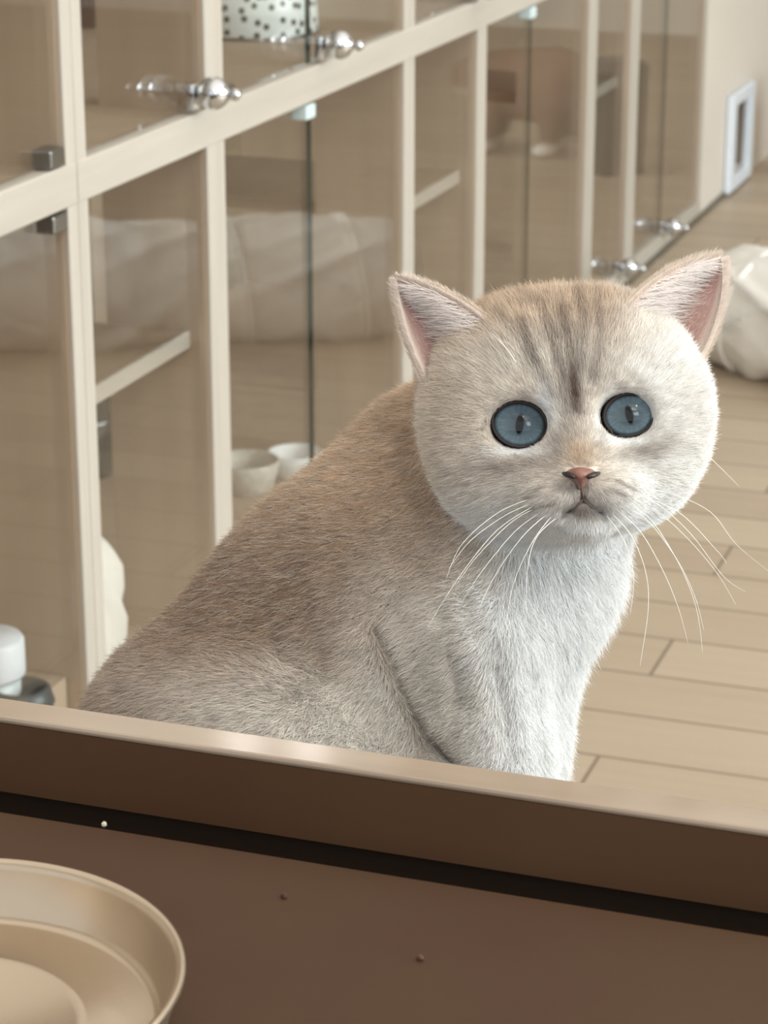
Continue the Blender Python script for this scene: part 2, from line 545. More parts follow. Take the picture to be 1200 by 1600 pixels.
cart = thing('carton', 'dark maroon carton deep on the upper shelf, right of the double post', 'box', (-1.375, 2.785, ZR1 - 0.003))
obj('carton_body', BX((-0.035, -0.035, 0), (0.035, 0.035, 0.10), 0.002), mat('maroon_card', (92, 66, 56), 0.6), cart)
obj('carton_flap', BX((-0.034, -0.034, 0.10), (0.034, 0.034, 0.103), 0.001), mat('maroon_card_top', (112, 84, 70), 0.6), cart)

# ------------------------------------------------------------------ white bolster on the floor
def bolster():
    A, B = Vector((-0.735, 3.66, 0)), Vector((0.62, 2.94, 0))
    L = (B - A).length
    r0 = 0.100
    t = thing('bolster', 'white cloth-covered bolster lying on the plank floor at the right edge', 'cushion', (A.x, A.y, 0), math.atan2(B.y - A.y, B.x - A.x))
    bm = bmesh.new()
    seg, rings = 72, []
    prof = [(0.0, 0.02), (0.002, 0.30), (0.010, 0.62), (0.028, 0.84), (0.055, 0.95), (0.09, 1.0)]
    n = 90
    xs = prof + [(0.09 + (L - 0.18) * (i + 1) / n, 1.0) for i in range(n)] + [(L - a, r) for a, r in prof[::-1]]
    R = random.Random(4)
    wr = [(R.uniform(0.1, L - 0.1), R.uniform(0, 6.28), R.uniform(-1.3, 1.3), R.uniform(.006, .022), R.uniform(.003, .011)) for _ in range(150)]
    for x, rr in xs:
        ring = []
        for k in range(seg):
            a = 2 * math.pi * k / seg
            r = r0 * rr * (1.0 + 0.03 * math.sin(3 * a + 9 * x) + 0.03 * math.sin(x * 11 + 1))
            d = 0
            for wx, wa, sl, wd, wh in wr:
                da = (a - wa + math.pi) % (2 * math.pi) - math.pi
                if abs(da) < 1.2:
                    q = (x - wx - sl * da * 0.22) / wd
                    d += wh * math.exp(-q * q) * (0.5 + 0.5 * math.cos(da / 1.2 * math.pi))
            r += (d - 0.004) * min(1, rr * rr)
            z = r * math.sin(a)
            z = z if z > -0.86 * r0 else -0.86 * r0
            ring.append(bm.verts.new((x, r * math.cos(a) * 1.08, z + 0.86 * r0)))
        rings.append(ring)
    for p, q in zip(rings, rings[1:]):
        for k in range(seg):
            bm.faces.new((p[k], p[(k + 1) % seg], q[(k + 1) % seg], q[k]))
    bm.faces.new(rings[0][::-1])
    bm.faces.new(rings[-1])
    bmesh.ops.recalc_face_normals(bm, faces=bm.faces[:])
    obj('cover', bm, M_CLOTH, t, True)
    for x in (0.115, 0.30):
        pts = []
        for k in range(49):
            a = 2 * math.pi * k / 48
            z = max(1.02 * r0 * math.sin(a), -0.83 * r0) + 0.86 * r0
            pts.append((x + 0.016 * math.sin(a + 0.6), 1.10 * r0 * math.cos(a), z))
        obj('piping', tube(pts, [0.005] * 49, 8), M_CLOTH, t, True)


bolster()

# ------------------------------------------------------------------ counter, barrier and dish in front of the cat
YL = 0.760
ZC = 0.600
bar = thing('barrier', 'low brown barrier board with a pale top edge, in front of the sitting cat', 'barrier', (0, YL, 0))
M_GAP_SHADE = mat('gap_shade_board', (56, 40, 28), 0.6)  # recessed board coloured dark to stand for the shade in the gap
obj('barrier_rail', BX((-0.9, 0.0, 0.5925), (0.7, 0.016, 0.6215), 0.0), M_BROWN2, bar)
obj('barrier_board', BX((-0.9, 0.011, 0), (0.7, 0.016, 0.5925), 0.0), M_GAP_SHADE, bar)
M_CAP = noisy('pale_satin_edge', (146, 129, 112), (160, 143, 125), (6, 40, 40), 0.12, 4.0, 0, 0.5)  # paler tone than the rail below
obj('top_edge', BX((-0.9, -0.0005, 0.6215), (0.7, 0.0165, 0.6245), 0.0012), M_CAP, bar)

cnt = thing('counter', 'brown laminate counter in the foreground, along the near side of the barrier board', 'counter', (0, 0, 0))
obj('counter_top', BX((-0.9, 0.10, ZC - 0.03), (0.7, 0.731, ZC), 0.0015), M_BROWN, cnt)
obj('side_panel', BX((-0.9, 0.16, 0), (-0.87, 0.70, ZC - 0.03)), M_BROWN, cnt)
obj('side_panel', BX((0.67, 0.16, 0), (0.7, 0.70, ZC - 0.03)), M_BROWN, cnt)
obj('back_panel', BX((-0.87, 0.70, 0), (0.67, 0.722, ZC - 0.03)), M_BROWN, cnt)

dp = at_floor(-105, 1530, ZC + 0.02)
R0 = 395 * float((dp - CAM) @ FW) / F
dish = thing('dish', 'round pale metal dish on the counter at the lower left corner', 'dish', (dp[0], dp[1], ZC))
M_DISH = mat('satin_cream_metal', (184, 167, 146), 0.25, 0.78)
obj('dish_body', lathe([(0.0001, 0.0), (R0 * .88, 0.0), (R0 * .91, 0.0015), (R0 * .975, 0.0185), (R0 * .985, 0.0205), (R0 * 1.0, 0.0208), (R0 * .998, 0.0222), (R0 * .985, 0.0226),
                        (R0 * .962, 0.0215), (R0 * .955, 0.0195), (R0 * .905, 0.0050), (R0 * .885, 0.0030), (R0 * .86, 0.0024), (R0 * .60, 0.0024), (R0 * .575, 0.0036), (R0 * .55, 0.0024), (0.0001, 0.0022)], 96), M_DISH, dish, True)


def crumb(label, p, r, c, seed):
    bm = uvsphere(r, seg=12)
    q = random.Random(seed)
    for v in bm.verts:
        v.co *= 1 + q.uniform(-.25, .25)
    tag(obj('crumb', bm, mat('crumb_%d' % seed, c, 0.8), None, True, p), label, 'crumb', 'crumbs on the counter')


def on_counter(px, py):
    p = at_floor(px, py, ZC)
    return (p[0], p[1], ZC + 0.0008)


crumb('dark brown crumb near the middle of the counter', on_counter(444, 1403), 0.0011, (70, 44, 32), 1)
crumb('dark reddish crumb on the right part of the counter', on_counter(657, 1500), 0.0011, (84, 50, 38), 2)
crumb('whitish crumb at the counter edge by the dark gap, above the dish', on_counter(163, 1291), 0.0010, (196, 190, 170), 3)

# ------------------------------------------------------------------ the cat
# Modelled in a frame of its own: u right, v up, w towards the viewer, metres, origin D0 in front of the lens.
D0 = 1.12
PX = D0 / F                                               # metres per pixel at the cat
ORG = CAM + FW * D0
STOOL = 0.418
CATLOC = np.array(at_floor(600, 1480, STOOL))


def P(px, py, w=0.0, lean=True):
    """design point; LEAN tilts the figure so that it stands upright in the room"""
    if lean:
        w = w + (800 - py) * 1.0e-4
    s = (D0 - w) / F
    return np.array([(px - CX) * s, -(py - CY) * s, w])


def world(p):
    p = np.atleast_2d(p)
    return ORG + p[:, :1] * RT + p[:, 1:2] * UP - p[:, 2:3] * FW


def pix(p):
    s = F / (D0 - p[:, 2])
    return CX + p[:, 0] * s, CY - p[:, 1] * s


def smooth01(x, a, b):
    t = np.clip((x - a) / (b - a), 0, 1)
    return t * t * (3 - 2 * t)


def gau(px, py, cx, cy, sx, sy, rot=0.0):
    c, s = math.cos(rot), math.sin(rot)
    x, y = (px - cx) * c + (py - cy) * s, -(px - cx) * s + (py - cy) * c
    return np.exp(-((x / sx) ** 2 + (y / sy) ** 2))


def strokes(px, py, pts, wd):
    """soft distance mask to a polyline"""
    d = np.full(px.shape, 1e9)
    for (ax, ay), (bx, by) in zip(pts, pts[1:]):
        vx, vy = bx - ax, by - ay
        t = np.clip(((px - ax) * vx + (py - ay) * vy) / (vx * vx + vy * vy), 0, 1)
        d = np.minimum(d, np.hypot(px - ax - t * vx, py - ay - t * vy))
    return np.exp(-(d / wd) ** 2)


_tab = np.random.default_rng(11).random((64, 64, 64)).astype(np.float32)


def vnoise(p, scale):
    q = np.asarray(p) * scale + 100.0
    i = np.floor(q).astype(int)
    f = q - i
    f = f * f * (3 - 2 * f)
    r = 0
    for dx in (0, 1):
        for dy in (0, 1):
            for dz in (0, 1):
                wgt = (f[:, 0] if dx else 1 - f[:, 0]) * (f[:, 1] if dy else 1 - f[:, 1]) * (f[:, 2] if dz else 1 - f[:, 2])
                r = r + wgt * _tab[(i[:, 0] + dx) % 64, (i[:, 1] + dy) % 64, (i[:, 2] + dz) % 64]
    return r


class Field:
    """signed distance field on a grid, blended smoothly"""
    def __init__(s, lo, hi, h):
        s.lo, s.h = np.array(lo), h
        n = np.ceil((np.array(hi) - s.lo) / h).astype(int)
        ax = [(s.lo[i] + np.arange(n[i]) * h).astype(np.float32) for i in range(3)]
        s.x, s.y, s.z = np.meshgrid(*ax, indexing='ij', sparse=True)
        s.n = n

    def cone(s, a, b, ra, rb):
        """round cone between two points, radii in metres"""
        ab = b - a
        L = float(ab @ ab)
        t = ((s.x - a[0]) * ab[0] + (s.y - a[1]) * ab[1] + (s.z - a[2]) * ab[2]) / L
        t = np.clip(t, 0, 1)
        d = np.sqrt((s.x - a[0] - t * ab[0]) ** 2 + (s.y - a[1] - t * ab[1]) ** 2 + (s.z - a[2] - t * ab[2]) ** 2)
        return d - (ra + (rb - ra) * t)

    def ell(s, c, r, rot=0.0):
        dx, dy, dz = s.x - c[0], s.y - c[1], s.z - c[2]
        co, si = math.cos(rot), math.sin(rot)
        ex, ey = dx * co + dy * si, -dx * si + dy * co
        k0 = np.sqrt((ex / r[0]) ** 2 + (ey / r[1]) ** 2 + (dz / r[2]) ** 2)
        k1 = np.sqrt((ex / r[0] ** 2) ** 2 + (ey / r[1] ** 2) ** 2 + (dz / r[2] ** 2) ** 2) + 1e-9
        return k0 * (k0 - 1.0) / k1


def smin(a, b, k):
    h = np.clip(0.5 + 0.5 * (b - a) / k, 0, 1)
    return b + (a - b) * h - k * h * (1 - h)


def smax(a, b, k):
    return -smin(-a, -b, k)


def surface_nets(d, lo, h):
    s = (d < 0)
    c = [s[i:s.shape[0] - 1 + i, j:s.shape[1] - 1 + j, k:s.shape[2] - 1 + k] for i in (0, 1) for j in (0, 1) for k in (0, 1)]
    cnt = sum(x.astype(np.int8) for x in c)
    act = (cnt > 0) & (cnt < 8)
    idx = np.full(act.shape, -1, np.int64)
    cells = np.argwhere(act)
    idx[act] = np.arange(len(cells))
    acc = np.zeros((len(cells), 3))
    num = np.zeros(len(cells))
    offs = np.array([(i, j, k) for i in (0, 1) for j in (0, 1) for k in (0, 1)])
    vals = np.stack([d[cells[:, 0] + o[0], cells[:, 1] + o[1], cells[:, 2] + o[2]] for o in offs], 1)
    for a in range(8):
        for b in range(a + 1, 8):
            if np.abs(offs[a] - offs[b]).sum() != 1:
                continue
            va, vb = vals[:, a], vals[:, b]
            m = (va < 0) != (vb < 0)
            t = np.where(m, va / np.where(m, va - vb, 1), 0)
            acc += np.where(m[:, None], offs[a] + t[:, None] * (offs[b] - offs[a]), 0)
            num += m
    V = lo + (cells + acc / num[:, None]) * h
    quads = []
    for ax in range(3):
        o1, o2 = [(1, 2), (2, 0), (0, 1)][ax]
        sl0 = [slice(1, -1)] * 3
        sl1 = [slice(1, -1)] * 3
        sl0[ax] = slice(0, -1)
        sl1[ax] = slice(1, None)
        a, b = s[tuple(sl0)], s[tuple(sl1)]
        e = np.argwhere(a != b)
        base = e.copy()
        for q in range(3):
            if q != ax:
                base[:, q] += 1
        fl = a[tuple(e.T)]
        d1 = np.zeros(3, int); d1[o1] = 1
        d2 = np.zeros(3, int); d2[o2] = 1
        g = [idx[tuple((base - x).T)] for x in (d1 * 0, d1, d1 + d2, d2)]
        q = np.stack(g, 1)
        q[~fl] = q[~fl][:, ::-1]
        quads.append(q)
    return V, np.concatenate(quads)


def normals_of(V, Q):
    n = np.cross(V[Q[:, 2]] - V[Q[:, 0]], V[Q[:, 3]] - V[Q[:, 1]])
    N = np.zeros_like(V)
    for k in range(4):
        np.add.at(N, Q[:, k], n)
    return N / (np.linalg.norm(N, axis=1, keepdims=True) + 1e-12)


# ---- coat colour by place on the cat (fur colour, with some light and shade painted in)
TAN, BRN, PALE, WHT = lin((204, 178, 151)), lin((152, 128, 108)), lin((232, 224, 214)), lin((249, 250, 249))
GREY, STRIPE, ROSE = lin((168, 156, 146)), lin((104, 86, 74)), lin((214, 168, 158))


def mixc(c, d, m):
    return c + (np.asarray(d) - c) * np.asarray(m)[:, None]


def is_head(p):
    px, py = pix(p)
    return (((px - 884) / 244) ** 2 + ((py - 640) / 226) ** 2 < 1) & (p[:, 2] > HEADW - 0.035 + 0.03 * (px < 700))


def body_colour(p):
    px, py = pix(p)
    n1 = vnoise(p, 45) - 0.5
    n2 = vnoise(p * np.array([1, 1.6, 1]), 110) - 0.5
    s = (px - 600) * 0.665 + (py - 590) * 0.747 + n1 * 90
    c = np.repeat(TAN[None], len(px), 0)
    c = mixc(c, BRN, smooth01(py - 0.35 * px, 480, 760) * 0.85)
    c = mixc(c, BRN * 0.92, np.clip(n2 * 1.5 + 0.05, 0, 1) * smooth01(py, 700, 900) * 0.6)
    c = mixc(c, PALE, smooth01(s, 130, 370) * smooth01(py + 0.25 * px, 900, 1060) * 0.95)
    c = mixc(c, PALE, gau(px, py, 360, 1120, 190, 70, 0.2) * 0.75)
    c = mixc(c, BRN, gau(px, py, 612, 1020, 14, 60, -0.35) * 0.35 + gau(px, py, 490, 950, 30, 90, -0.3) * 0.4)  # shade of the thigh fold put into the coat, and a brown flank streak
    c = mixc(c, WHT, smooth01(px - 0.10 * (1000 - py) + n1 * 60, 690, 840) * smooth01(py, 780, 880))
    c = mixc(c, WHT, smooth01(py, 1230, 1330) * smooth01(px, 500, 650))
    return c


def head_colour(p):
    px, py = pix(p)
    n1 = vnoise(p, 60) - 0.5
    c = np.repeat(lin((228, 219, 208))[None], len(px), 0)
    top = smooth01(-(py - 0.02 * px), -560, -470)
    c = mixc(c, TAN, top * 0.75)
    c = mixc(c, TAN, gau(px, py, 700, 610, 50, 120) * 0.35)
    c = mixc(c, WHT, smooth01(px + n1 * 40, 930, 1010) * 0.45)  # right of the face whitened, window-side light put into the coat
    c = mixc(c, WHT, smooth01(py, 740, 830) * 0.75)
    m = 0
    for pts, wd, k in (([(880, 500), (893, 560), (901, 650)], 11, .95), ([(905, 470), (912, 520), (905, 590)], 8, .75), ([(852, 490), (866, 540), (884, 610)], 8, .75),
                       ([(822, 520), (838, 570), (862, 620)], 9, .75), ([(932, 475), (936, 540), (926, 600)], 9, .6), ([(826, 470), (846, 500)], 8, .4),
                       ([(884, 600), (896, 690)], 14, .55), ([(790, 500), (815, 540)], 8, .35), ([(950, 490), (958, 530)], 8, .3)):
        m = np.maximum(m, strokes(px, py, pts, wd) * k)
    c = mixc(c, STRIPE, np.clip(m * (0.95 + n1 * 1.0), 0, 1))
    c = mixc(c, lin((206, 180, 150)), gau(px, py, 905, 712, 26, 22) * 0.8)
    c = mixc(c, STRIPE, gau(px, py, 872, 700, 12, 26) * 0.5 + gau(px, py, 940, 690, 9, 22) * 0.4)
    c = mixc(c, GREY, gau(px, py, 812, 724, 66, 20, -0.1) * 0.8 + gau(px, py, 1006, 702, 52, 16, -0.25) * 0.75 + gau(px, py, 1080, 640, 22, 60) * 0.35)
    c = mixc(c, GREY * 0.8, gau(px, py, 910, 796, 27, 12) * 0.95)
    c = mixc(c, GREY, gau(px, py, 862, 772, 30, 22) * 0.35 + gau(px, py, 955, 768, 26, 18) * 0.25)
    for q in ((830, 775, -.3), (846, 762, -.3), (838, 792, -.3), (862, 786, -.3), (962, 752, .3), (978, 760, .3), (966, 770, .3)):
        c = mixc(c, STRIPE, gau(px, py, q[0], q[1], 12, 2.5, q[2]) * 0.6)
    wl = gau(px, py, 858, 640, 14, 34, -0.25) + gau(px, py, 946, 640, 12, 34, 0.3) + gau(px, py, 812, 706, 44, 9) + gau(px, py, 975, 690, 36, 8)
    c = mixc(c, WHT, np.clip(wl, 0, 1) * 0.9)
    return c


def coat_colour(p):
    h = is_head(p)
    return np.where(h[:, None], head_colour(p), body_colour(p))


# ---- the body surface
HEADW = 0.042
EYE_H = 0.85                                               # the opening is wider than high
EYES = [(812, 663, 0.0815, 42.0), (983, 648, 0.0830, 39.5)]


def build_cat_field():
    f = Field((-0.185, -0.245, -0.19), (0.175, 0.125, 0.165), 0.0021)
    S = PX
    # trunk
    d = f.cone(P(716, 800, -0.035), P(402, 1185, 0.0), 205 * S, 252 * S)
    d = smin(d, f.cone(P(768, 930, 0.0), P(740, 1120, 0.005), 146 * S, 122 * S), 0.03)
    d = smin(d, f.cone(P(560, 1000, -0.01), P(650, 1180, 0.0), 220 * S, 190 * S), 0.03)
    d = smin(d, f.cone(P(345, 1230, 0.0), P(420, 1330, 0.0), 228 * S, 195 * S), 0.03)
    # near shoulder and foreleg
    leg = f.cone(P(745, 1000, 0.045), P(760, 1200, 0.050), 92 * S, 84 * S)
    leg = smin(leg, f.cone(P(775, 1190, 0.052), P(805, 1420, 0.06), 78 * S, 46 * S), 0.012)
    leg = smin(leg, f.ell(P(820, 1475, 0.07), (52 * S, 34 * S, 60 * S)), 0.012)
    d = smin(d, leg, 0.014)
    # far foreleg
    leg = f.cone(P(805, 1060, -0.005), P(820, 1420, 0.0), 80 * S, 44 * S)
    leg = smin(leg, f.ell(P(832, 1475, 0.01), (50 * S, 34 * S, 60 * S)), 0.012)
    d = smin(d, leg, 0.014)
    # near thigh, knee and hind paw
    th = f.cone(P(420, 1190, 0.045), P(600, 1290, 0.062), 200 * S, 118 * S)
    th = smin(th, f.cone(P(560, 1430, 0.075), P(720, 1480, 0.085), 70 * S, 38 * S), 0.02)
    d = smin(d, th, 0.008)
    # tail laid round the rump
    tl = f.cone(P(200, 1420, -0.02), P(330, 1470, 0.105), 48 * S, 44 * S)
    tl = smin(tl, f.cone(P(330, 1470, 0.105), P(560, 1490, 0.125), 44 * S, 30 * S), 0.02)
    d = smin(d, tl, 0.012)
    # head
    hw = HEADW
    h = f.ell(P(880, 626, hw - 0.005, False), (184 * S, 132 * S, 0.056))
    h = smin(h, f.ell(P(806, 572, hw - 0.006, False), (86 * S, 76 * S, 0.040)), 0.03)
    h = smin(h, f.ell(P(950, 566, hw - 0.006, False), (86 * S, 76 * S, 0.040)), 0.03)
    h = smin(h, f.ell(P(778, 686, hw, False), (96 * S, 112 * S, 0.046)), 0.025)
    h = smin(h, f.ell(P(992, 676, hw, False), (96 * S, 112 * S, 0.046)), 0.025)
    h = smin(h, f.ell(P(884, 745, hw + 0.008, False), (140 * S, 86 * S, 0.042)), 0.025)
    h = smin(h, f.cone(P(898, 640, hw + 0.036, False), P(908, 728, hw + 0.053, False), 24 * S, 23 * S), 0.018)
    h = smin(h, f.ell(P(868, 775, hw + 0.043, False), (50 * S, 37 * S, 0.021)), 0.010)
    h = smin(h, f.ell(P(948, 770, hw + 0.043, False), (50 * S, 37 * S, 0.021)), 0.010)
    h = smin(h, f.ell(P(911, 818, hw + 0.034, False), (40 * S, 24 * S, 0.019)), 0.006)
    # brow ridges
    h = smin(h, f.cone(P(770, 618, hw + 0.028, False), P(845, 614, hw + 0.036, False), 18 * S, 20 * S), 0.016)
    h = smin(h, f.cone(P(940, 602, hw + 0.036, False), P(1015, 600, hw + 0.028, False), 20 * S, 18 * S), 0.016)
    # mouth cleft
    h = smax(h, -f.cone(P(909, 757, hw + 0.068, False), P(911, 778, hw + 0.066, False), 4 * S, 4 * S), 0.006)
    h = smax(h, -f.cone(P(911, 778, hw + 0.066, False), P(882, 800, hw + 0.060, False), 4 * S, 3 * S), 0.006)
    h = smax(h, -f.cone(P(911, 778, hw + 0.066, False), P(940, 796, hw + 0.060, False), 4 * S, 3 * S), 0.006)
    # eye sockets
    for (x, y, w, r) in EYES:
        h = smax(h, -f.ell(P(x, y, w + 0.018, False), (r * 1.20 * S, r * EYE_H * 1.19 * S, 0.034), 0.12 if x < 900 else -0.12), 0.004)
    neck = f.cone(P(860, 700, hw - 0.03, False), P(790, 850, -0.015), 150 * S, 165 * S)
    d = smin(d, neck, 0.03)
    d = smin(d, h, 0.008)
    # folds of the coat on the side turned to the viewer
    gx, gy = CX + f.x * F / (D0 - f.z), CY - f.y * F / (D0 - f.z)
    gx, gy = np.broadcast_arrays(gx, gy)
    for pts, wd, amp in (([(592, 985), (622, 1060), (668, 1150), (735, 1215)], 13, .0085), ([(700, 960), (716, 1040), (722, 1100)], 16, .0035),
                         ([(770, 1010), (785, 1100), (800, 1180)], 12, .0030), ([(820, 1040), (828, 1120), (842, 1200)], 10, .0025), ([(735, 930), (752, 990)], 12, .0025),
                         ([(470, 905), (500, 985), (512, 1040)], 18, .0028), ([(430, 960), (452, 1040)], 14, .002)):
        d = d + (amp * strokes(gx, gy, pts, wd) * (f.z > 0.0)).astype(np.float32)
    for pts, wd, amp in (([(909, 758), (910, 776)], 4, .004), ([(911, 776), (898, 792), (880, 803)], 5, .0055), ([(911, 776), (926, 790), (940, 799)], 5, .0055)):
        d = d + (amp * strokes(gx, gy, pts, wd) * (f.z > 0.05)).astype(np.float32)
    # flat contact with the seat
    zw = ORG[2] + f.x * RT[2] + f.y * UP[2] - f.z * FW[2]
    d = np.maximum(d, (STOOL + 0.001) - zw)
    return f, d


fld, dist = build_cat_field()
CV, CQ = surface_nets(dist, fld.lo, fld.h)
del dist, fld


_e = lambda x, y, w: P(x, y, w, False)


# ---- ears: cupped shells with thickness, joined to the body mesh
def ear_shell(tip, inner, outer, bi, bo, cup, back, nu=22, nv=26, thick=0.0028):
    """TIP, INNER, OUTER corners; bi and bo push the two edges outwards; returns front grid, back grid"""
    tip, inner, outer = map(np.asarray, (tip, inner, outer))
    g = np.zeros((nv + 1, nu + 1, 3))
    for j in range(nv + 1):
        t = j / nv
        e1 = inner * (1 - t) ** 2 + 2 * t * (1 - t) * ((inner + tip) / 2 + bi) + tip * t * t
        e2 = outer * (1 - t) ** 2 + 2 * t * (1 - t) * ((outer + tip) / 2 + bo) + tip * t * t
        for i in range(nu + 1):
            s = i / nu
            q = e1 * (1 - s) + e2 * s
            q = q + np.asarray(cup) * math.sin(math.pi * s) ** 0.8 * (1 - t) ** 0.6
            if t > 0.86:                                    # rounded tip
                q = q + (np.asarray(back)) * (t - 0.86) * 0.3
            g[j, i] = q
    du = np.gradient(g, axis=1)
    dv = np.gradient(g, axis=0)
    n = np.cross(du, dv)
    n /= np.linalg.norm(n, axis=2, keepdims=True) + 1e-12
    if n[:, :, 2].mean() < 0:
        n = -n
    return g, g - n * thick, n


EARS = []
EARS.append(ear_shell(_e(620, 438, HEADW + 0.006), _e(786, 532, HEADW + 0.034), _e(670, 596, HEADW + 0.014), np.array([0.004, 0.0075, 0.004]), np.array([-0.0045, -0.001, 0.0]), (0.004, -0.002, -0.022), (0, 0, -0.01)))
EARS.append(ear_shell(_e(1127, 404, HEADW + 0.004), _e(970, 496, HEADW + 0.031), _e(1088, 568, HEADW + 0.014), np.array([-0.004, 0.010, 0.004]), np.array([0.0085, 0.002, 0.0]), (-0.004, -0.002, -0.022), (0, 0, -0.01)))


def grid_quads(nv, nu, base, flip):
    q = []
    for j in range(nv):
        for i in range(nu):
            a = base + j * (nu + 1) + i
            f = [a, a + 1, a + nu + 2, a + nu + 1]
            q.append(f[::-1] if flip else f)
    return q


def build_body(parent):
    V, Q = [CV], [CQ]
    off = len(CV)
    colr = [coat_colour(CV)]
    for g, b, n in EARS:
        nv, nu = g.shape[0] - 1, g.shape[1] - 1
        k = (nv + 1) * (nu + 1)
        fr, bk = g.reshape(-1, 3), b.reshape(-1, 3)
        V += [fr, bk]
        Q.append(np.array(grid_quads(nv, nu, off, n[5, 5] @ np.cross(g[5, 6] - g[5, 5], g[6, 5] - g[5, 5]) < 0)))
        Q.append(np.array(grid_quads(nv, nu, off + k, n[5, 5] @ np.cross(g[5, 6] - g[5, 5], g[6, 5] - g[5, 5]) > 0)))
        rim = [(j * (nu + 1), (j + 1) * (nu + 1)) for j in range(nv)] + [(j * (nu + 1) + nu, (j + 1) * (nu + 1) + nu) for j in range(nv)]
        Q.append(np.array([(off + a, off + c, off + k + c, off + k + a) for a, c in rim]))
        tt = np.repeat(np.linspace(0, 1, nv + 1), nu + 1)
        ss = np.tile(np.linspace(0, 1, nu + 1), nv + 1)
        pink = np.repeat(lin((186, 152, 144))[None], k, 0)
        deep = np.sin(np.pi * ss) ** 2 * (1 - tt)
        cf = mixc(pink, lin((176, 116, 106)), np.clip(deep * 1.2, 0, 1))
        edge = np.maximum(np.exp(-(ss / 0.05) ** 2), np.exp(-((1 - ss) / 0.05) ** 2))
        cf = mixc(cf, lin((226, 212, 198)), edge)
        colr += [cf, np.repeat(lin((212, 196, 180))[None], k, 0)]
        off += 2 * k
    V = np.concatenate(V)
    Q = np.concatenate(Q)
    colr = np.concatenate(colr)
    me = bpy.data.meshes.new('body')
    W_ = world(V) - CATLOC
    me.vertices.add(len(V))
    me.vertices.foreach_set('co', W_.astype(np.float32).ravel())
    me.loops.add(Q.size)
    me.loops.foreach_set('vertex_index', Q.astype(np.int32).ravel())
    me.polygons.add(len(Q))
    me.polygons.foreach_set('loop_start', np.arange(0, Q.size, 4, dtype=np.int32))
    me.polygons.foreach_set('use_smooth', np.ones(len(Q), bool))
    me.update(calc_edges=True)
    a = me.attributes.new('fur_colour', 'FLOAT_COLOR', 'POINT')
    a.data.foreach_set('color', np.c_[colr, np.ones(len(colr))].astype(np.float32).ravel())
    me.materials.append(fur_mat('cat_skin', 0.75))
    o = bpy.data.objects.new('body', me)
    COL.objects.link(o)
    o.parent = parent
    return o


def fur_mat(name, rough):
    m = bpy.data.materials.new(name)
    m.use_nodes = True
    t = m.node_tree
    b = t.nodes['Principled BSDF']
    a = t.nodes.new('ShaderNodeAttribute')
    a.attribute_name = 'fur_colour'
    t.links.new(a.outputs['Color'], b.inputs['Base Color'])
    b.inputs['Roughness'].default_value = rough
    b.inputs['Specular IOR Level'].default_value = 0.25
    return m


def hair_object(name, parent, roots, dirs, lens, norms, cols, r0, bend=0.6, npt=5, jitter=0.25, m=None, droop=(0, 0, 0)):
    """strands as one curves object: each leaves along its normal and lies over towards DIRS"""
    n = len(roots)
    hc = bpy.data.hair_curves.new(name)
    hc.add_curves([npt] * n)
    t = np.linspace(0, 1, npt)[None, :, None]
    jit = rng.normal(0, jitter, (n, 3))
    d = dirs + jit
    d /= np.linalg.norm(d, axis=1, keepdims=True) + 1e-9
    st = norms * bend + d * (1 - bend)
    st /= np.linalg.norm(st, axis=1, keepdims=True) + 1e-9
    en = norms * bend * 0.45 + d * (1 - bend * 0.45) + np.asarray(droop)
    en /= np.linalg.norm(en, axis=1, keepdims=True) + 1e-9
    pts = roots[:, None, :] + lens[:, None, None] * (st[:, None, :] * (t - t * t / 2) + en[:, None, :] * t * t / 2)
    pts = world(pts.reshape(-1, 3)) - CATLOC
    hc.attributes['position'].data.foreach_set('vector', pts.astype(np.float32).ravel())
    ra = hc.attributes.get('radius') or hc.attributes.new('radius', 'FLOAT', 'POINT')
    rad = np.asarray(r0) * np.ones(n)
    rr = rad[:, None] * (1 - 0.85 * np.linspace(0, 1, npt)[None, :] ** 1.5)
    ra.data.foreach_set('value', rr.astype(np.float32).ravel())
    ca = hc.attributes.new('fur_colour', 'FLOAT_COLOR', 'CURVE')
    ca.data.foreach_set('color', np.c_[cols, np.ones(n)].astype(np.float32).ravel())
    hc.materials.append(m)
    o = bpy.data.objects.new(name, hc)
    COL.objects.link(o)
    o.parent = parent
    return o


def scatter(V, Q, N, dens):
    """random points on quads, DENS strands per square metre given per quad"""
    T = np.concatenate([Q[:, [0, 1, 2]], Q[:, [0, 2, 3]]])
    dn = np.concatenate([dens, dens])
    A = 0.5 * np.linalg.norm(np.cross(V[T[:, 1]] - V[T[:, 0]], V[T[:, 2]] - V[T[:, 0]]), axis=1)
    lam = A * dn
    k = rng.poisson(lam)
    ti = np.repeat(np.arange(len(T)), k)
    r1, r2 = np.sqrt(rng.random(len(ti))), rng.random(len(ti))
    w = np.stack([1 - r1, r1 * (1 - r2), r1 * r2], 1)[:, :, None]
    tv = T[ti]
    p = (V[tv] * w).sum(1)
    n = (N[tv] * w).sum(1)
    return p, n / (np.linalg.norm(n, axis=1, keepdims=True) + 1e-9)


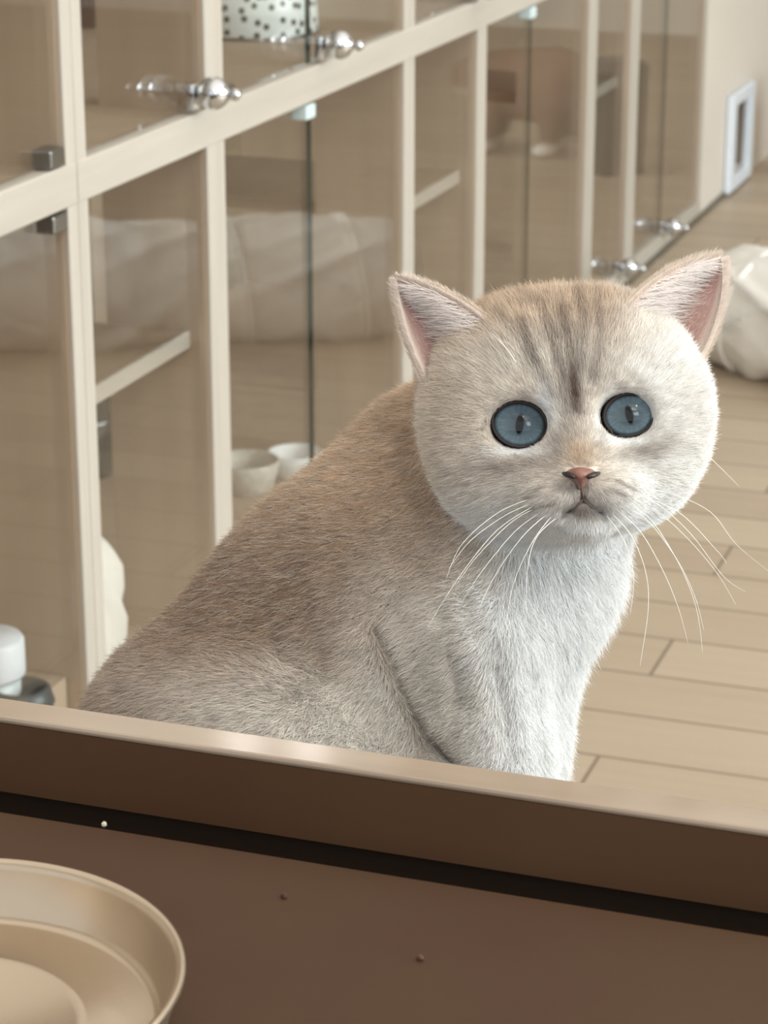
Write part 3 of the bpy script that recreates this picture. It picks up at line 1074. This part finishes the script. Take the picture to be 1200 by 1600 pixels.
def flow(p, n, head):
    px, py = pix(p)
    d = np.zeros_like(p)
    # trunk: down and back towards the rump; chest: straight down
    ch = smooth01(px, 700, 850)
    d[:, 0] = -0.85 * (1 - ch) + 0.10 * ch + 0.5 * smooth01(px, 850, 930)
    d[:, 1] = -0.50 * (1 - ch) - 0.95 * ch
    d[:, 2] = -0.10
    wv = vnoise(p, 30) - 0.5
    d[:, 0] += wv * 0.5
    d[:, 1] += (vnoise(p + 3, 30) - 0.5) * 0.5
    # head: out from the nose
    hx, hy = px - 908, -(py - 742)
    r = np.hypot(hx, hy) + 1e-6
    hd = np.stack([hx / r, hy / r, np.full_like(r, -0.25)], 1)
    hd[:, 1] -= 0.35 * smooth01(np.abs(hx), 60, 200)
    d = np.where(head[:, None], hd, d)
    d -= n * (d * n).sum(1, keepdims=True)
    return d / (np.linalg.norm(d, axis=1, keepdims=True) + 1e-9)


DENSITY = 5.2e6


def build_fur(body_o):
    loc_parent = body_o
    N = normals_of(CV, CQ)
    cen = CV[CQ].mean(1)
    cn = N[CQ].mean(1)
    px, py = pix(cen)
    dens = np.full(len(cen), DENSITY)
    dens *= np.where(cn[:, 2] < -0.25, 0.30, 1.0)
    dens *= np.where(py > 1290, 0.30, 1.0)
    hd = is_head(cen)
    dens *= np.where(hd, 1.7, 1.0)
    # bare places: eyes, nose leather
    for (x, y, w, r) in EYES:
        dens[(np.hypot(px - x, (py - y) / EYE_H) < r * 1.13) & (cen[:, 2] > 0.03)] = 0
    dens[(np.abs(px - 908) < 27 - (py - 728) * 0.55) & (py > 731) & (py < 762) & hd] = 0
    p, n = scatter(CV, CQ, N, dens)
    head = is_head(p)
    px, py = pix(p)
    d = flow(p, n, head)
    L = np.full(len(p), 0.0088)
    L += 0.004 * smooth01(px, 780, 880) * smooth01(py, 830, 900)
    L -= 0.0045 * smooth01(py, 980, 1120) * smooth01(px, 640, 740)
    L = np.maximum(L, 0.0055)
    rn = np.hypot(px - 908, py - 742)
    Lh = 0.0026 + 0.0062 * smooth01(rn, 40, 230) + 0.003 * smooth01(-py, -500, -465)
    for (x, y, w, r) in EYES:
        Lh = np.minimum(Lh, 0.0022 + 0.00009 * np.maximum(np.hypot(px - x, (py - y) / EYE_H) - r * 1.2, 0))
    L = np.where(head, Lh, L) * rng.uniform(0.65, 1.2, len(p))
    c = coat_colour(p)
    k = 1.0 + rng.normal(0.0, 1.0, (len(p), 1)) * np.where(head, 0.15, 0.22)[:, None]
    tip = (rng.random(len(p)) < 0.20) & ~head
    ag = 1.0 + np.where(head, 0.35, 0.45) * (vnoise(p * np.array([1, 2.0, 1]), 260) - 0.5)
    c = np.clip(c * k * ag[:, None], 0.02, 0.95)
    c[tip] = c[tip] * 0.45 + np.array([0.86, 0.82, 0.76]) * 0.55
    bend = np.where(head, 0.30, 0.38)[:, None]
    rad = np.where(head, 0.000085, 0.0001)
    return hair_object('fur', body_o, p, d, L, n, c, rad, bend, 5, np.where(head, 0.17, 0.30)[:, None], fur_mat('cat_fur', 0.5))


def build_ear_fur(body_o):
    R, D, Ls, Ns, Cs, RAD = [], [], [], [], [], []
    for ei, (g, b, n) in enumerate(EARS):
        nv, nu = g.shape[0] - 1, g.shape[1] - 1

        def samp(arr, s, t):
            x, y = s * nu, t * nv
            i, j = np.minimum(x.astype(int), nu - 1), np.minimum(y.astype(int), nv - 1)
            fx, fy = (x - i)[:, None], (y - j)[:, None]
            return (arr[j, i] * (1 - fx) + arr[j, i + 1] * fx) * (1 - fy) + (arr[j + 1, i] * (1 - fx) + arr[j + 1, i + 1] * fx) * fy
        axis = g[nv, nu // 2] - g[0, nu // 2]
        axis /= np.linalg.norm(axis)
        cross = g[3, nu] - g[3, 0]
        cross /= np.linalg.norm(cross)
        # back of the ear, short fur
        m = 15000
        s, t = rng.random(m), 1 - np.sqrt(rng.random(m))
        R.append(samp(b, s, t)); Ns.append(-samp(n, s, t)); D.append(np.repeat(axis[None], m, 0)); Ls.append(rng.uniform(.0025, .0045, m))
        Cs.append(np.repeat(lin((222, 207, 192))[None], m, 0) * rng.normal(1, .12, (m, 1))); RAD.append(np.full(m, 0.00008))
        # rims
        for side in (0, 1):
            m = 5000
            t = rng.random(m)
            s = np.clip(np.abs(rng.normal(0, .035, m)), 0, 1)
            s = 1 - s if side else s
            R.append(samp(g, s, t)); Ns.append(samp(n, s, t)); D.append(axis[None] * 0.8 + cross[None] * (0.5 if side else -0.5) + np.zeros((m, 3))); Ls.append(rng.uniform(.002, .0045, m))
            Cs.append(np.repeat(lin((230, 216, 204))[None], m, 0) * rng.normal(1, .10, (m, 1))); RAD.append(np.full(m, 0.00007))
        # inner wall, sparse fine down
        m = 4000
        s, t = rng.random(m), 1 - np.sqrt(rng.random(m))
        R.append(samp(g, s, t)); Ns.append(samp(n, s, t)); D.append(axis[None] * 0.9 + cross[None] * 0.3 + np.zeros((m, 3))); Ls.append(rng.uniform(.002, .005, m))
        Cs.append(np.repeat(lin((226, 200, 190))[None], m, 0) * rng.normal(1, .08, (m, 1))); RAD.append(np.full(m, 0.00006))
        # long white hairs fanning over the opening from the inner edge
        m = 1300
        t = rng.random(m) ** 1.2 * 0.85
        s = rng.random(m) ** 1.6 * 0.42
        R.append(samp(g, s, t)); Ns.append(samp(n, s, t))
        D.append(axis[None] * rng.uniform(0.3, 1.0, (m, 1)) + cross[None] * rng.uniform(0.3, 1.1, (m, 1)))
        Ls.append(rng.uniform(.011, .024, m) * (1 - 0.55 * t))
        Cs.append(np.repeat(lin((240, 231, 226))[None], m, 0) * rng.normal(1, .05, (m, 1))); RAD.append(rng.uniform(0.00008, 0.00013, m))
    R, D, Ls, Ns, Cs = [np.concatenate(x) for x in (R, D, Ls, Ns, Cs)]
    D = D / (np.linalg.norm(D, axis=1, keepdims=True) + 1e-9)
    return hair_object('ear_fur', body_o, R, D, Ls, Ns, np.clip(Cs, .02, .95), np.concatenate(RAD), 0.22, 6, 0.12, fur_mat('ear_fur', 0.5))


def eye_mat():
    m = mat('cat_iris', (100, 125, 140), 0.5, 0, 0.0, 0.0)
    t = m.node_tree
    N, L = t.nodes, t.links
    b = N['Principled BSDF']
    tc = N.new('ShaderNodeTexCoord')
    sp = N.new('ShaderNodeSeparateXYZ')
    L.new(tc.outputs['Object'], sp.inputs[0])

    def mth(op, a, v=None):
        n = N.new('ShaderNodeMath')
        n.operation = op
        for i, x in enumerate((a, v)):
            if x is None:
                continue
            if hasattr(x, 'links'):
                L.new(x, n.inputs[i])
            else:
                n.inputs[i].default_value = x
        return n.outputs[0]
    X, Y = sp.outputs['X'], sp.outputs['Y']
    rad = mth('SQRT', mth('ADD', mth('MULTIPLY', X, X), mth('MULTIPLY', Y, Y)))       # 1 = iris edge
    ang = mth('ARCTAN2', Y, X)
    cb = N.new('ShaderNodeCombineXYZ')
    L.new(mth('MULTIPLY', ang, 9.0), cb.inputs[0])
    L.new(mth('MULTIPLY', rad, 1.6), cb.inputs[1])
    nz = N.new('ShaderNodeTexNoise')
    nz.inputs['Scale'].default_value = 1.3
    nz.inputs['Detail'].default_value = 5
    L.new(cb.outputs[0], nz.inputs['Vector'])
    ramp = N.new('ShaderNodeValToRGB')
    e = ramp.color_ramp.elements
    e[0].position, e[0].color = 0.0, rgba((60, 71, 77))
    e[1].position, e[1].color = 1.0, rgba((26, 24, 24))
    for pos, c in ((0.45, (88, 104, 112)), (0.80, (114, 134, 144)), (0.91, (84, 100, 108)), (0.97, (40, 42, 44))):
        x = e.new(pos)
        x.color = rgba(c)
    L.new(rad, ramp.inputs[0])
    hs = N.new('ShaderNodeMix')
    hs.data_type = 'RGBA'
    hs.blend_type = 'MULTIPLY'
    hs.inputs[0].default_value = 1.0
    r2 = N.new('ShaderNodeValToRGB')
    r2.color_ramp.elements[0].position, r2.color_ramp.elements[0].color = 0.3, (0.72, 0.74, 0.76, 1)
    r2.color_ramp.elements[1].position, r2.color_ramp.elements[1].color = 0.72, (1.12, 1.12, 1.12, 1)
    L.new(nz.outputs['Fac'], r2.inputs[0])
    L.new(ramp.outputs[0], hs.inputs[6])
    L.new(r2.outputs[0], hs.inputs[7])
    pr = mth('SQRT', mth('ADD', mth('POWER', mth('DIVIDE', mth('ABSOLUTE', X), 0.155), 2.0), mth('POWER', mth('DIVIDE', mth('ABSOLUTE', Y), 0.46), 2.0)))
    pm = N.new('ShaderNodeMapRange')
    pm.inputs['From Min'].default_value, pm.inputs['From Max'].default_value = 0.82, 1.15
    L.new(pr, pm.inputs['Value'])
    mx = N.new('ShaderNodeMix')
    mx.data_type = 'RGBA'
    L.new(pm.outputs[0], mx.inputs[0])
    mx.inputs[6].default_value = (0.004, 0.004, 0.005, 1)
    L.new(hs.outputs[2], mx.inputs[7])
    L.new(mx.outputs[2], b.inputs['Base Color'])
    return m


def build_face(cat):
    base = Vector(cat.location)
    R3 = Matrix((RT, UP, -FW)).transposed()                # design frame to world axes
    iris = eye_mat()
    cornea = glass_mat('cornea', (1, 1, 1), 1.45, 0.03)
    rimm = mat('eyelid_rim', (50, 39, 35), 0.6)
    for (x, y, w, r) in EYES:
        rr = r * PX * (D0 - w) / D0
        c = P(x, y, w, False)
        # eyeball: a shallow dome, its disk is the visible iris (radius 1 in its own units)
        me = bmesh.new()
        prof = [(0.0001, 0.06), (0.25, 0.055), (0.5, 0.03), (0.75, -0.02), (0.95, -0.08), (1.06, -0.14), (1.12, -0.35), (0.9, -0.9), (0.0001, -1.1)]
        me = lathe(prof, 56)
        e = obj('eye', me, iris, cat, True)
        e.location = Vector(world(c)[0]) - base
        tilt = Matrix.Rotation(math.radians(-7 if x < 900 else 12), 3, 'Z')
        e.rotation_euler = (R3 @ tilt).to_euler()
        e.scale = (rr, rr * EYE_H, rr)
        me = lathe([(0.0001, 0.34), (0.25, 0.32), (0.5, 0.26), (0.75, 0.145), (0.92, 0.02), (1.03, -0.12)], 56)
        obj('cornea', me, cornea, e, True)
        pts = []
        for k in range(41):
            a = 2 * math.pi * k / 40
            inner = -0.85 if x < 900 else math.pi + 0.85                # tear corner
            outer = math.pi - 0.25 if x < 900 else 0.25
            da = lambda u: (a - u + math.pi) % (2 * math.pi) - math.pi
            q = 1.0 + 0.16 * math.exp(-(da(inner) / 0.16) ** 2) + 0.06 * math.exp(-(da(outer) / 0.28) ** 2)
            pts.append((1.00 * q * math.cos(a), 0.98 * q * math.sin(a), 0.05 - 0.04 * (q - 1)))
        obj('eyelid', tube(pts, [0.058 + 0.040 * max(0, math.sin(2 * math.pi * k / 40)) for k in range(41)], 10), rimm, e, True)
    # nose leather
    bm = bmesh.new()
    rows = [(-14, [(-12, -1), (0, 2), (12, -1)]),]
    hw = HEADW
    front = []
    prof = [(730, 17, .0705), (735, 24, .0745), (742, 21, .0765), (749, 14, .0760), (757, 7, .0735), (765, 3.5, .0700)]
    nx = 12
    for (yy, half, dw) in prof:
        row = []
        for i in range(nx + 1):
            s = i / nx * 2 - 1
            xx = 908 + half * s
            w = hw + dw - 0.0055 * s * s
            yq = yy + (3.0 * s * s if yy < 745 else 0)
            row.append(bm.verts.new(Vector(world(P(xx, yq, w, False))[0]) - base))
        front.append(row)
    for a, b_ in zip(front, front[1:]):
        for i in range(nx):
            bm.faces.new((a[i], a[i + 1], b_[i + 1], b_[i]))
    # rear wall so that it is a solid
    ext = bmesh.ops.extrude_face_region(bm, geom=bm.faces[:])
    off = Vector(FW) * 0.010
    for v in [g for g in ext['geom'] if isinstance(g, bmesh.types.BMVert)]:
        v.co += off
    bmesh.ops.recalc_face_normals(bm, faces=bm.faces[:])
    nose = obj('nose', bm, noisy('nose_leather', (124, 85, 74), (138, 97, 86), (400, 400, 400), 0.42, 2, 0.2), cat, True)
    nm = mat('nostril_dark', (36, 24, 22), 0.5)
    for sx in (-1, 1):
        bm = bmesh.new()
        pts = [P(908 + sx * a, b_, hw + c, False) for a, b_, c in ((11, 746, .0768), (17, 743, .0748), (23, 741, .0718), (28, 739.5, .068))]
        tube([Vector(world(q)[0]) - base for q in pts], [0.0008, 0.0012, 0.0012, 0.0007], 8, bm)
        obj('nostril', bm, nm, nose, True)
    nm = mat('lip_brown', (84, 64, 56), 0.6)
    bm = bmesh.new()
    tube([Vector(world(P(a, b_, hw + c, False))[0]) - base for a, b_, c in ((908.5, 764, .0700), (909.5, 772, .0675), (911, 780, .0650))], [0.0005, 0.0006, 0.0006], 6, bm)
    for pts in ([(911, 779), (906, 786), (899, 793), (890, 799)], [(911, 779), (917, 786), (924, 792), (932, 796)]):
        q = [Vector(world(P(a, b_, hw + 0.0655 - 0.00006 * (a - 910) ** 2 * 0.06, False))[0]) - base for a, b_ in pts]
        tube(q, [0.0004, 0.0004, 0.0003, 0.0002], 6, bm)
    obj('lip_line', bm, nm, cat, True)


def build_whiskers(cat):
    base = Vector(cat.location)
    m = mat('whisker_white', (250, 248, 240), 0.35)
    left = [[(842, 782), (790, 805), (735, 845), (700, 890)], [(846, 790), (800, 815), (745, 870), (712, 915)], [(850, 797), (805, 830), (755, 890), (722, 940)],
            [(842, 775), (780, 800), (722, 850), (697, 905)], [(856, 802), (815, 840), (770, 905), (745, 960)], [(862, 806), (830, 850), (800, 920), (790, 1000)],
            [(868, 810), (838, 840), (824, 890), (822, 975)], [(838, 788), (775, 830), (715, 905), (665, 985)]]
    right = [[(985, 760), (1050, 772), (1110, 800), (1150, 850), (1200, 892)], [(980, 768), (1030, 790), (1080, 835), (1130, 900), (1165, 925)],
             [(975, 776), (1025, 798), (1075, 842), (1120, 895), (1150, 945)], [(970, 784), (1015, 810), (1060, 880), (1088, 950), (1098, 1020)],
             [(968, 790), (1010, 812), (1055, 870), (1085, 930), (1100, 985)], [(962, 796), (1000, 830), (1035, 890), (1060, 950), (1075, 1005)],
             [(955, 802), (985, 835), (1008, 890), (1013, 950), (1000, 1040)], [(948, 806), (975, 845), (990, 900), (985, 960)],
             [(1080, 700), (1105, 712), (1130, 735), (1155, 760)], [(990, 772), (1060, 800), (1120, 860), (1135, 880)]]
    brow = [[(806, 566), (794, 548), (780, 532), (764, 518)]]
    for k, pts in enumerate(left + right + brow):
        q = []
        n = len(pts)
        for i, (x, y) in enumerate(pts):
            t = i / (n - 1)
            w = HEADW + (0.056 if abs(x - 905) < 100 or i == 0 else 0.05) + 0.012 * t
            if pts[0] == (1080, 700):
                w = HEADW + 0.02 - 0.01 * t
            q.append(Vector(world(P(x, y, w, False))[0]) - base)
        # smooth through the points
        sm = []
        for i in range(n - 1):
            p0, p1, p2, p3 = q[max(i - 1, 0)], q[i], q[i + 1], q[min(i + 2, n - 1)]
            for s in range(6):
                t = s / 6
                sm.append(0.5 * ((2 * p1) + (p2 - p0) * t + (2 * p0 - 5 * p1 + 4 * p2 - p3) * t * t + (3 * p1 - p0 - 3 * p2 + p3) * t ** 3))
        sm.append(q[-1])
        obj('whisker', tube(sm, [0.00021 * (1 - 0.8 * i / (len(sm) - 1)) for i in range(len(sm))], 5), m, cat, True)


catpos = CATLOC
cat = thing('cat', 'cream and tan shorthaired cat sitting upright in front, turning its blue-eyed face to the viewer', 'cat', (float(catpos[0]), float(catpos[1]), STOOL))
body = build_body(cat)
build_face(cat)
if True:
    build_fur(body)
    build_ear_fur(body)
build_whiskers(cat)

# assumed stool, added unseen to carry the cat, behind the barrier board
st = thing('assumed_stool', 'assumed low wooden stool, unseen under the sitting cat, behind the barrier board', 'stool', (float(catpos[0]) - 0.005, float(catpos[1]) + 0.02, 0), YAW)
obj('stool_top', BX((-0.17, -0.14, STOOL - 0.022), (0.11, 0.11, STOOL), 0.004), M_WOODH, st)
for sx in (-0.15, 0.065):
    for sy in (-0.12, 0.065):
        obj('leg', BX((sx, sy, 0), (sx + 0.025, sy + 0.025, STOOL - 0.022), 0.002), M_WOOD, st)


# ------------------------------------------------------------------ across the room: what the cabinet glass mirrors
def far_cat():
    f = Field((-0.17, -0.13, -0.01), (0.17, 0.13, 0.28), 0.006)
    V = lambda *a: np.array(a, float)
    d = f.cone(V(-0.075, 0, 0.150), V(0.055, 0, 0.150), 0.086, 0.074)
    for x, y in ((-0.085, -0.045), (-0.085, 0.045), (0.06, -0.04), (0.06, 0.04)):
        d = smin(d, f.cone(V(x, y, 0.11), V(x + 0.012, y - 0.004, 0.018), 0.038, 0.019), 0.02)
        d = smin(d, f.ell(V(x + 0.020, y - 0.012, 0.015), (0.028, 0.022, 0.016)), 0.008)
    d = smin(d, f.ell(V(0.115, -0.02, 0.165), (0.046, 0.046, 0.043)), 0.02)
    for y in (-0.046, 0.006):
        d = smin(d, f.cone(V(0.110, y, 0.200), V(0.108, y * 1.1, 0.228), 0.018, 0.005), 0.008)
    d = smin(d, f.cone(V(-0.135, 0.03, 0.10), V(-0.10, 0.085, 0.025), 0.020, 0.017), 0.02)
    d = np.maximum(d, 0.001 - f.z)
    Vv, Q = surface_nets(d, f.lo, f.h)
    me = bpy.data.meshes.new('far_cat')
    me.from_pydata(Vv.tolist(), [], Q.tolist())
    me.polygons.foreach_set('use_smooth', np.ones(len(Q), bool))
    n = vnoise(Vv, 30)[:, None]
    c = lin((128, 100, 82)) * (0.75 + 0.5 * n)
    c = mixc(c, lin((226, 218, 208)), np.maximum(smooth01(-Vv[:, 2], -0.040, -0.022), smooth01(Vv[:, 0], 0.085, 0.12) * smooth01(-Vv[:, 2], -0.16, -0.12)))
    a = me.attributes.new('fur_colour', 'FLOAT_COLOR', 'POINT')
    a.data.foreach_set('color', np.c_[c, np.ones(len(c))].astype(np.float32).ravel())
    me.materials.append(fur_mat('far_cat_coat', 0.8))
    o = bpy.data.objects.new('far_cat', me)
    COL.objects.link(o)
    o.location = (-0.455, 5.22, 0)
    o.name = 'cat'
    tag(o, 'brown cat with white paws standing across the room, seen only mirrored in the cabinet glass', 'cat')


far_cat()
bn = thing('waste_bin', 'dark grey bin beside the far brown cat, seen only mirrored in the cabinet glass', 'bin', (-0.705, 5.05, 0))
bm = lathe([(0.0001, 0.0), (0.062, 0.0), (0.066, 0.004), (0.070, 0.215), (0.068, 0.219), (0.064, 0.215), (0.060, 0.01), (0.0001, 0.008)], 4)
obj('bin_body', bm, mat('dark_grey_plastic', (58, 56, 52), 0.5), bn)
obj('lid', lathe([(0.0001, 0.245), (0.060, 0.242), (0.072, 0.228), (0.072, 0.219), (0.0001, 0.2185)], 4), mat('dark_grey_lid', (66, 64, 60), 0.45), bn)
